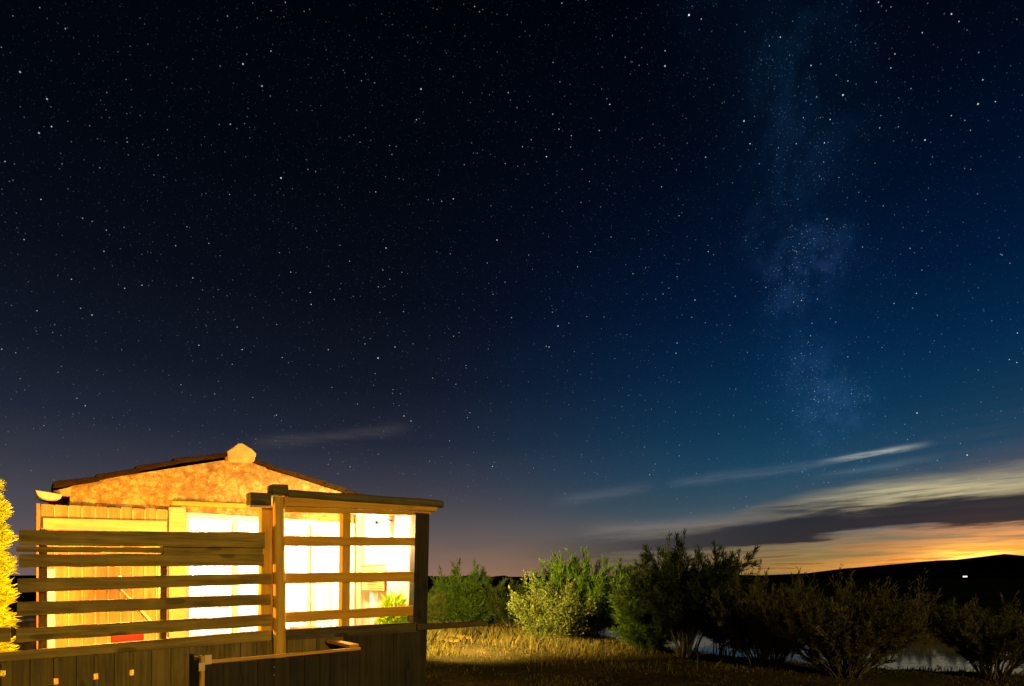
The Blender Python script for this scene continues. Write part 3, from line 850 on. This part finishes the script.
for (x, y) in ((274, 667), (274, 675)):
    s, z = fp(x, y, QPL); b = MB(); b.tube([(s, QPL + 0.004, z), (s, QPL - 0.008, z)], [0.009, 0.006], 10); b.build('screw', 'steel', pla)

# ------------------------------------------------------------------ things on the terrace
hl = thing('hanging_lamp', 'warm bulb on a cord over the terrace, behind the widest slats', 'lamp', (fs(120, 7.0), 7.0, 2.0))
hs_ = fs(120, 7.0); hz = fp(120, 583, 7.0)[1]
b = MB(); b.tube([(hs_, 7.0, hz - 0.05), (hs_, 7.0, hz - 0.03), (hs_, 7.0, hz + 0.02), (hs_, 7.0, hz + 0.045)], [0.012, 0.03, 0.026, 0.012], 14); b.build('bulb', 'bulb', hl)
b = MB(); b.tube([(hs_, 7.0, hz + 0.046), (hs_, 7.0, hz + 0.075)], 0.014, 10); b.build('socket', 'iron', hl)
b = MB(); b.tube([(hs_, 7.0, hz + 0.074), (hs_ + 0.02, 7.25, hz + 0.02), (hs_ + 0.05, 7.6, hz), (hs_ + 0.08, QC, hz + 0.06)], 0.004, 6); b.build('cord', 'iron', hl)
lamp('light', hl, hs_, 6.9, hz, P_TERRACE, ORANGE, 0.04)

ln_q = QF + 0.8
ls, lz = fp(376, 516, ln_q)
lz = min(lz, 2.3)
lt = thing('wall_lantern', 'small glowing lantern under the log beam by the white canvas', 'lamp', (ls, ln_q, lz))
b = MB(); b.tube([(ls, ln_q, lz - 0.16), (ls, ln_q, lz - 0.02)], [0.035, 0.05], 8); b.build('lamp_glass', 'bulb', lt)
b = MB(); b.tube([(ls, ln_q, lz - 0.018), (ls, ln_q, lz + 0.02), (ls, ln_q, lz + 0.035)], [0.06, 0.03, 0.01], 8); b.build('cap', 'gutter', lt)
b = MB(); b.tube([(ls, ln_q, lz + 0.034), (ls + (s_c - ls) * 0.5, ln_q, zc - 0.04), (s_c - 0.02, ln_q, zc - 0.05)], 0.006, 6); b.build('bracket', 'iron', lt)
lamp('light', lt, ls - 0.12, ln_q, lz - 0.1, P_LANTERN, (1.0, 0.64, 0.24), 0.05)

# floodlight on the right side wall of the cabin
fl = thing('floodlight', 'floodlight on the side wall of the cabin lighting the grass', 'floodlight', (s_r, QW + 0.8, 2.1))
b = MB(); b.box(s_r, s_r + 0.06, QW + 0.77, QW + 0.83, 2.08, 2.14); b.build('mount', 'iron', fl)
b = MB(); b.box(s_r + 0.06, s_r + 0.14, QW + 0.66, QW + 0.94, 2.02, 2.2); b.build('housing', 'iron', fl, bevel=0.01)
b = MB(); b.box(s_r + 0.142, s_r + 0.147, QW + 0.68, QW + 0.92, 2.04, 2.18); b.build('lens', 'bulb', fl)
lamp('light', fl, s_r + 0.25, QW + 0.8, 2.1, P_FLOOD, (1.0, 0.69, 0.18), 0.25, ((0.90, 0.42, -0.03), R(106), 1.0))

# red chair
cq = 6.95
cs0, cz1 = fp(111, 633, cq); cs1, cz0 = fp(144, 645, cq)
ch = thing('garden_chair', 'red fabric garden chair standing on the terrace behind the lowest slat', 'chair', ((cs0 + cs1) / 2, cq - 0.2, 0.12))
b = MB(); b.box(cs0, cs1, cq, cq + 0.03, cz1 - 0.24, cz1); b.build('backrest', 'red', ch, bevel=0.01)
b = MB(); b.box(cs0, cs1, cq - 0.42, cq - 0.005, 0.5, 0.53); b.build('seat', 'red', ch, bevel=0.01)
for ss in (cs0 + .02, cs1 - .02):
    b = MB(); b.tube([(ss, cq - 0.4, 0.12), (ss, cq - 0.4, 0.5)], 0.013, 8); b.build('leg', 'white', ch)
    b = MB(); b.tube([(ss, cq + 0.045, 0.12), (ss, cq + 0.045, cz1 - 0.02)], 0.013, 8); b.build('leg', 'white', ch)
# white pole leaning on the cladding
a_ = fp(112, 580, QC - 0.045); e_ = fp(156, 626, QC - 0.4)
sl = (a_[0], QC - 0.045, a_[1]); se = (e_[0], QC - 0.4, e_[1])
fall = (Vector(se) - Vector(sl)); k = (a_[1] - 0.13) / (a_[1] - e_[1])
foot = Vector(sl) + Vector((fall.x * k, max(fall.y * k, -0.9), fall.z * k))
pw = thing('leaning_pole', 'white pole leaning aslant against the honey coloured cladding', 'pole', tuple(foot))
b = MB(); b.tube([tuple(foot), sl], 0.012, 10); b.build('shaft', 'gutter', pw)
b = MB(); b.tube([tuple(foot - Vector((0, 0, .01))), tuple(foot + (Vector(sl) - foot) * 0.05)], 0.026, 10); b.build('end_cap', 'red', pw)
# stool
sq_ = 7.2; ss, sz = fp(306, 627, sq_)
sto = thing('wooden_stool', 'plain orange pine stool on the terrace behind the log screen', 'stool', (ss, sq_, 0.12))
b = MB(); b.box(ss - .15, ss + .15, sq_ - .15, sq_ + .15, sz - 0.04, sz); b.build('seat', 'clad', sto, bevel=0.006)
for i in (-1, 1):
    for j in (-1, 1):
        b = MB(); b.tube([(ss + .14 * i, sq_ + .14 * j, 0.12), (ss + .1 * i, sq_ + .1 * j, sz - 0.042)], .02, 8); b.build('leg', 'clad', sto)


# ------------------------------------------------------------------ vegetation
def leafmesh(name, P, Dv, Ln, Wd, mat, parent, base, seed=0):
    """leaf blades as bent slim kites: numpy arrays of roots, directions, lengths, widths"""
    r = np.random.default_rng(seed)
    n = len(P)
    Dv = Dv / np.linalg.norm(Dv, axis=1, keepdims=True)
    ax = r.normal(size=(n, 3)); sd = np.cross(Dv, ax); sd /= np.linalg.norm(sd, axis=1, keepdims=True) + 1e-9
    mid = P + Dv * (Ln * 0.45)[:, None]
    V = np.stack([P, mid + sd * (Wd / 2)[:, None], P + Dv * Ln[:, None], mid - sd * (Wd / 2)[:, None]], 1).reshape(-1, 3) - np.array(base)
    me = bpy.data.meshes.new(name)
    me.vertices.add(4 * n); me.vertices.foreach_set('co', V.ravel())
    me.loops.add(4 * n); me.loops.foreach_set('vertex_index', np.arange(4 * n))
    me.polygons.add(n); me.polygons.foreach_set('loop_start', np.arange(0, 4 * n, 4)); me.polygons.foreach_set('loop_total', np.full(n, 4))
    me.update(); me.validate()
    return link(name, me, mat, parent)


def shrub(name, label, cat, base, H, W, stems=12, branches=12, leaves=70, mat='tam', bark='bark', seed=1, leaf=(0.07, 0.014), straight=0.0,
          blen=0.3, low=0.25, depth=None, trunk=0.0, droop=0.1, plume=0.35, offs=(0, 0), group=None, top=None, sprig=0.0, foot_=0.22):
    r = random.Random(seed)
    z0 = float(gz(base[0], base[1])); base = Vector((base[0], base[1], z0))
    t = thing(name, label, cat, tuple(base), False, group)
    tb = MB()
    LP, LD = [], []
    depth = depth or W
    for i in range(stems):
        an = 2 * math.pi * (i + r.uniform(-.3, .3)) / stems; rr = math.sqrt(r.uniform(0.02, 1))
        tx, ty = math.cos(an) * rr * W / 2 + offs[0], math.sin(an) * rr * depth / 2 + offs[1]
        hh = H * r.uniform(0.6, 1.0) * (1 - 0.38 * rr * rr)
        if top: hh = H * top(tx / (W / 2)) * r.uniform(.62, 1.03)
        p0 = base + Vector((tx * foot_ + r.uniform(-.05, .05), ty * foot_ + r.uniform(-.05, .05), -0.03))
        p2 = base + Vector((tx, ty, hh))
        p1 = base + Vector((tx * (0.3 + .22 * straight) + r.gauss(0, .07 * W), ty * (0.3 + .22 * straight) + r.gauss(0, .05 * W), hh * (0.55 - .05 * straight)))
        if trunk: p1 = base + Vector((tx * 0.18, ty * 0.18, hh * 0.6))
        pts = []
        for k in range(8):
            u = k / 7; p = p0 * (1 - u) ** 2 + p1 * 2 * u * (1 - u) + p2 * u * u
            pts.append(p + Vector((r.gauss(0, .011 * H), r.gauss(0, .011 * H), 0)) * min(k, 3) * .5)
        rad0 = (0.007 + 0.006 * H) * (1 + trunk) * r.uniform(.7, 1.2)
        tb.tube([tuple(p) for p in pts], [rad0 * (1 - 0.85 * k / 7) for k in range(8)], 5)
        for j in range(branches):
            u = low + (1 - low) * (j + r.random()) / branches
            k = min(int(u * 7), 6); fr = u * 7 - k
            q = pts[k].lerp(pts[k + 1], fr); td = (pts[k + 1] - pts[k]).normalized()
            out = Vector((q.x - base.x, q.y - base.y, 0)); out = out.normalized() if out.length > 1e-3 else Vector((1, 0, 0))
            d = (td * (0.7 + straight) + out * 0.35 + Vector((r.gauss(0, .55), r.gauss(0, .55), r.gauss(0.1, .35))) * (1 - 0.55 * straight)).normalized()
            L = H * blen * r.uniform(0.5, 1.1) * (1.15 - 0.5 * u)
            bend = Vector((r.gauss(0, .15), r.gauss(0, .15), -droop * r.random()))
            bp = [q + d * (L * w) + bend * (L * w * w) for w in (0, .33, .66, 1)]
            if j % 2 == 0: tb.tube([tuple(p) for p in bp], [rad0 * .3, rad0 * .24, rad0 * .18, rad0 * .08], 4)
            for m_ in range(leaves):
                w = r.random() ** 0.8
                p = q + d * (L * w) + bend * (L * w * w)
                s_ = L * plume * (1 - .6 * w) * 0.5
                p = p + Vector((r.gauss(0, s_), r.gauss(0, s_), r.gauss(0, s_)))
                LP.append(tuple(p)); LD.append(tuple(d * 0.9 + Vector((r.gauss(0, .55), r.gauss(0, .55), r.gauss(.15, .5)))))
        if sprig:
            for sp_ in range(3):
                q = pts[7 - sp_]; d = Vector((tx / W * .7 + r.gauss(0, .22), ty / W * .7 + r.gauss(0, .22), 1)).normalized(); L = H * sprig * r.uniform(.4, 1.15)
                tb.tube([tuple(q), tuple(q + d * L * .5), tuple(q + d * L)], [rad0 * .25, rad0 * .2, rad0 * .08], 4)
                for m_ in range(int(leaves * .7)):
                    w = r.random(); s_ = L * .07 * (1.15 - w)
                    LP.append(tuple(q + d * L * w + Vector((r.gauss(0, s_), r.gauss(0, s_), 0)))); LD.append(tuple(d + Vector((r.gauss(0, .4), r.gauss(0, .4), r.gauss(0, .2)))))
    tb.build('trunk', bark, t)
    P = np.array(LP); Dv = np.array(LD); n = len(P)
    g = np.random.default_rng(seed)
    leafmesh('crown', P, Dv, leaf[0] * g.uniform(.5, 1.3, n), leaf[1] * g.uniform(.7, 1.3, n), mat, t, base, seed)
    return t


def b_at(x, y): p = gp(x, y); return (p.x, p.y)
def pxm(x, y): return gp(x, y).y / F      # metres per pixel at that ground point


def plant(name, label, cat, x, y, ytop, wpx, **k):
    m = pxm(x, y)
    return shrub(name, label, cat, b_at(x, y), (y - ytop) * m, wpx * m, **k)


GB = 'shrubs along the pond bank'
plant('tamarisk_bush', 'green feathery bush with two pointed tops, next to the dark corner post', 'bush', 468, 624, 573, 68, stems=22, branches=14, leaves=80, mat='tam', seed=21, group=GB, blen=.26, low=.1, leaf=(.20, .022), sprig=.34, top=lambda t: 1.0 - .6 * abs(abs(t) - .4))
plant('tamarisk_bush', 'low pale green bush half hidden behind the corner post of the screen', 'bush', 437, 625, 588, 28, stems=10, branches=9, leaves=90, mat='leafy', seed=22, group=GB, low=.1, leaf=(.15, .02), sprig=.15)
plant('tamarisk_bush', 'low dark bush filling the gap between the twin topped and the yellow leafed bush', 'bush', 512, 626, 580, 52, stems=12, branches=11, leaves=80, mat='tamdark', seed=23, group=GB, low=.1, leaf=(.18, .02), sprig=.25)
plant('leafy_bush', 'yellow green small leafed bush catching the light at the pond edge', 'bush', 549, 643, 571, 88, stems=38, branches=12, leaves=26, mat='leafy', seed=24, group=GB, low=.05, leaf=(.06, .03), blen=.26, plume=.6, sprig=.16)
plant('tamarisk_bush', 'broad dark green feathery bush rising behind the yellow leafed bush', 'bush', 580, 637, 567, 104, stems=40, branches=14, leaves=80, mat='tam', seed=25, group=GB, low=.12, leaf=(.17, .018), blen=.22, sprig=.28, top=lambda t: 1.02 - .12 * abs(t), foot_=.4)
plant('tamarisk_tree', 'tallest dark feathery tree with thin pale stems beside the pond', 'tree', 686, 657, 553, 128, stems=34, branches=15, leaves=80, mat='tamdark', bark='paleb', seed=26, group=GB, low=.34, leaf=(.14, .015), blen=.22, droop=.3, sprig=.2, top=lambda t: 1.0 - .1 * abs(t), foot_=.1)
plant('tamarisk_bush', 'mid green lower bush at the left foot of the tallest tree', 'bush', 645, 652, 582, 74, stems=22, branches=13, leaves=80, mat='tam', seed=27, group=GB, low=.12, leaf=(.14, .016), sprig=.22, foot_=.4)
plant('tamarisk_bush', 'low dim bush closing the gap right of the tallest tree', 'bush', 726, 655, 590, 60, stems=18, branches=11, leaves=60, mat='tambrown', seed=33, group=GB, low=.35, leaf=(.11, .014), sprig=.3, foot_=.4)
plant('spiky_shrub', 'brown olive shrub with bare spikes on top, right of the tallest tree', 'shrub', 768, 668, 586, 104, stems=46, branches=10, leaves=46, mat='tambrown', seed=28, group=GB, low=.2, leaf=(.09, .013), straight=.7, blen=.2, plume=.3, sprig=.38, top=lambda t: .97 - .2 * abs(t), foot_=.3)
plant('spiky_shrub', 'wide fan shaped olive shrub of straight upright stems over the water', 'shrub', 845, 677, 588, 156, stems=84, branches=9, leaves=36, mat='tambrown', seed=29, group=GB, low=.22, leaf=(.09, .014), straight=.95, blen=.14, plume=.2, sprig=.3, top=lambda t: 1.0 - .26 * abs(t), foot_=.16)
plant('spiky_shrub', 'small dim shrub at the right edge of the picture before the water', 'shrub', 992, 679, 606, 110, stems=50, branches=9, leaves=36, mat='tambrown', seed=30, group=GB, low=.28, leaf=(.075, .012), straight=.8, blen=.16, plume=.25, sprig=.26, top=lambda t: 0.97 - .3 * abs(t), foot_=.2)
plant('spiky_shrub', 'low dark rounded scrub between the wide fan and the right edge shrub', 'shrub', 925, 627, 603, 130, stems=30, branches=11, leaves=60, mat='tamdark', seed=31, group=GB, low=.1, leaf=(.14, .016), blen=.22, sprig=.2, foot_=.4)

# golden conifer at the left edge, lit by the terrace bulb
CX, CY_ = -4.94, 5.05
cy = thing('golden_conifer', 'tall narrow conifer lit bright yellow at the left edge beside the cabin', 'tree', (CX, CY_, 0), False)
b = MB(); b.tube([(CX, CY_, -.03), (CX + .01, CY_, 1.2), (CX, CY_, 2.3)], [.06, .045, .012], 8); b.build('trunk', 'bark', cy)
r = np.random.default_rng(5); n = 26000
hh = r.uniform(0.03, 1.0, n) ** 0.72
lay = 0.5 + 0.5 * np.sin(hh * 62 + r.normal(0, .5, n)); an = r.uniform(0, 6.28, n)
lob = 0.92 + 0.08 * np.sin(an * 5 + hh * 9)
rad = (0.36 * (1 - hh ** 16) + 0.05) * lob * (0.78 + .22 * lay) * np.sqrt(r.uniform(.35, 1, n))
P = np.stack([CX + rad * np.cos(an), CY_ + rad * np.sin(an), 0.1 + hh * 2.54], -1)
Dv = np.stack([np.cos(an) * 1.0, np.sin(an) * 1.0, r.normal(.25, .35, n)], -1) + r.normal(0, .25, (n, 3))
leafmesh('crown', P, Dv, r.uniform(.03, .09, n), r.uniform(.012, .022, n), 'cypress', cy, (CX, CY_, 0), 5)

# potted plant in the terrace corner
ps, pq_ = s_c - 0.30, QF + 0.36
pt = thing('pot_plant', 'bright green pot plant in the terrace corner beside the dark post', 'plant', (ps, pq_, 0.12))
b = MB(); b.tube([(ps, pq_, 0.12), (ps, pq_, 0.45), (ps, pq_, 0.5), (ps, pq_, 0.5)], [.11, .16, .17, .13], 20); b.build('pot', 'terracotta', pt)
r = np.random.default_rng(8); n = 1500
U = r.normal(size=(n, 3)); U /= np.linalg.norm(U, axis=1, keepdims=True); U *= r.uniform(.2, 1, (n, 1)) ** .6
P = U * np.array([.2, .2, .42]) + np.array([ps, pq_, .95])
o = leafmesh('foliage', P, U + np.array([0, 0, .3]) + r.normal(0, .3, (n, 3)), r.uniform(.06, .12, n), r.uniform(.025, .045, n), 'pot', pt, (ps, pq_, .12), 8)
b = MB()
for k in range(7): b.tube([(ps, pq_, .48), (ps + rng.gauss(0, .07), pq_ + rng.gauss(0, .07), .8), (ps + rng.gauss(0, .1), pq_ + rng.gauss(0, .1), 1.15)], [.008, .006, .003], 5)
b.build('stems', 'bark', pt)

# ------------------------------------------------------------------ grass
def grassfield(name, n, region, hfun, wfun, mat, seed, dens):
    r = np.random.default_rng(seed)
    X = []; 
    while sum(len(a) for a in X) < n:
        x = r.uniform(region[0], region[1], n); y = region[2] + (region[3] - region[2]) * r.uniform(0, 1, n) ** 1.4
        keep = (r.uniform(0, 1, n) < dens(x, y)) & (pond_sd(x, y) > 0.12)
        ss = x * SA + y * CA; qq = -x * CA + y * SA
        keep &= ~((ss > -1.5) & (ss < s_c + 0.15) & (qq > 5.15) & (qq < QB + .3)) 
        keep &= np.abs(x / y) < 1.15
        X.append(np.stack([x[keep], y[keep]], -1))
    X = np.concatenate(X)[:n]
    z = gz(X[:, 0], X[:, 1]) - .01
    P = np.stack([X[:, 0], X[:, 1], z], -1)
    H = hfun(X[:, 0], X[:, 1], r); W = wfun(X[:, 0], X[:, 1], r)
    lean = np.stack([r.normal(.12, .3, n), r.normal(0, .3, n), np.zeros(n)], -1) * H[:, None]
    sd = np.stack([np.cos(a := r.uniform(0, 3.14, n)), np.sin(a), np.zeros(n)], -1) * (W / 2)[:, None]
    mid = P + lean * .35 + np.stack([0 * H, 0 * H, H * .55], -1); tip = P + lean + np.stack([0 * H, 0 * H, H * .95], -1)
    V = np.stack([P - sd, P + sd, mid + sd * .7, tip, mid - sd * .7], 1).reshape(-1, 3)
    me = bpy.data.meshes.new(name)
    me.vertices.add(5 * n); me.vertices.foreach_set('co', V.ravel())
    me.loops.add(5 * n); me.loops.foreach_set('vertex_index', np.arange(5 * n))
    me.polygons.add(n); me.polygons.foreach_set('loop_start', np.arange(0, 5 * n, 5)); me.polygons.foreach_set('loop_total', np.full(n, 5))
    me.update(); me.validate()
    o = link(name, me, mat, None); o['kind'] = 'stuff'
    return o


clump = lambda x, y: 0.5 + 0.25 * np.sin(x * 1.9 + 1.2 * np.sin(y * 1.1)) + 0.25 * np.sin(y * 2.3 + x * 0.7 + 2 * np.sin(x * .6))
o = grassfield('short_grass', 90000, (-14, 20, 5.5, 34), lambda x, y, r: (.02 + .06 * clump(x, y)) * r.uniform(.4, 1.3, len(x)),
               lambda x, y, r: r.uniform(.006, .014, len(x)) * (0.6 + y * .05), 'straw', 3, lambda x, y: .08 + .92 * (clump(x * 1.4, y) * (.5 + .5 * np.sin(x * 3.1 + 2 * np.sin(y * 2.7)))) ** 1.3)
o['label'] = 'short dry grass over the ground beside the pond'; o['category'] = 'grass'
band = lambda x, y: np.exp(-((y - 14.5) / 2.2) ** 2) * (x > -3) * np.clip((4.2 - x) / 1.5, 0, 1)
o = grassfield('tall_grass', 9000, (-3.2, 5, 9.5, 20), lambda x, y, r: (.10 + .28 * clump(x + 3, y)) * r.uniform(.5, 1.25, len(x)),
               lambda x, y, r: r.uniform(.008, .016, len(x)), 'straw', 4, lambda x, y: band(x, y) * clump(x, y * 1.3) ** 2)
o['label'] = 'taller straw coloured grass at the feet of the bushes'; o['category'] = 'grass'
o = grassfield('bank_grass', 4500, (-1, 16, 8, 24), lambda x, y, r: r.uniform(.03, .12, len(x)) * (.2 + clump(x * 2, y)), lambda x, y, r: r.uniform(.008, .016, len(x)), 'tambrown', 6,
               lambda x, y: np.exp(-((pond_sd(x, y) - .35) / .35) ** 2))
o['label'] = 'dark rushes along the water edge'; o['category'] = 'grass'

# ------------------------------------------------------------------ planks on the grass, box by the conifer, far house
for (x0, y0, x1, y1, lab) in ((424, 633, 455, 640, 'pale plank lying on the grass, nearer of two by the corner post'),
                              (430, 629.5, 468, 637, 'pale plank lying on the grass, farther of two by the corner post')):
    a, e = gp(x0, y0, 0.09), gp(x1, y1, 0.09)
    t = thing('timber_plank', lab, 'plank', (a.x, a.y, 0.03), False, 'planks lying on the grass')
    d = (e - a); n_ = Vector((-d.y, d.x, 0)).normalized() * 0.09; upv = Vector((0, 0, .05))
    b = MB(); b.hexa([a - n_ - upv, e - n_ - upv, e - n_ + upv * .1, a - n_ + upv * .1], [a + n_ - upv, e + n_ - upv, e + n_ + upv * .1, a + n_ + upv * .1])
    b.build('board', 'slat', t, bevel=0.006)
    for w in (.15, .85):
        c_ = a.lerp(e, w); b = MB(); b.box(c_.x - .08, c_.x + .08, c_.y - .08, c_.y + .08, -.02, .04); b.build('bearer', 'glowx', t)
bx = thing('storage_box', 'pale wooden box standing under the yellow conifer left of the cladding', 'box', (-6.35, 7.6, 0), False)
b = MB(); b.box(-6.75, -6.02, 7.4, 7.8, 0.0, 1.02); b.build('body', 'cladx', bx, bevel=0.01)
b = MB(); b.box(-6.79, -5.98, 7.36, 7.84, 1.022, 1.07); b.build('lid', 'white', bx, bevel=0.008)
hp = Vector(((965 - 512) / F * 330, 330, 0))
hs2 = thing('far_house', 'tiny far house with one lit white window under the hill', 'house', tuple(hp), False)
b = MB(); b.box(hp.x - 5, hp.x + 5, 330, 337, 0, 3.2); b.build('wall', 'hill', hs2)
b = MB()
b.add([(hp.x - 5.3, 329.6, 3.2), (hp.x + 5.3, 329.6, 3.2), (hp.x + 5.3, 337.4, 3.2), (hp.x - 5.3, 337.4, 3.2), (hp.x - 5.3, 333.5, 5.2), (hp.x + 5.3, 333.5, 5.2)],
      [(0, 1, 5, 4), (2, 3, 4, 5), (0, 4, 3), (1, 2, 5), (3, 2, 1, 0)])
b.build('roof', 'hill', hs2)
b = MB(); b.box(hp.x - 1.3, hp.x + 1.3, 329.9, 329.97, 1.4, 2.3); b.build('window', 'lit', hs2)
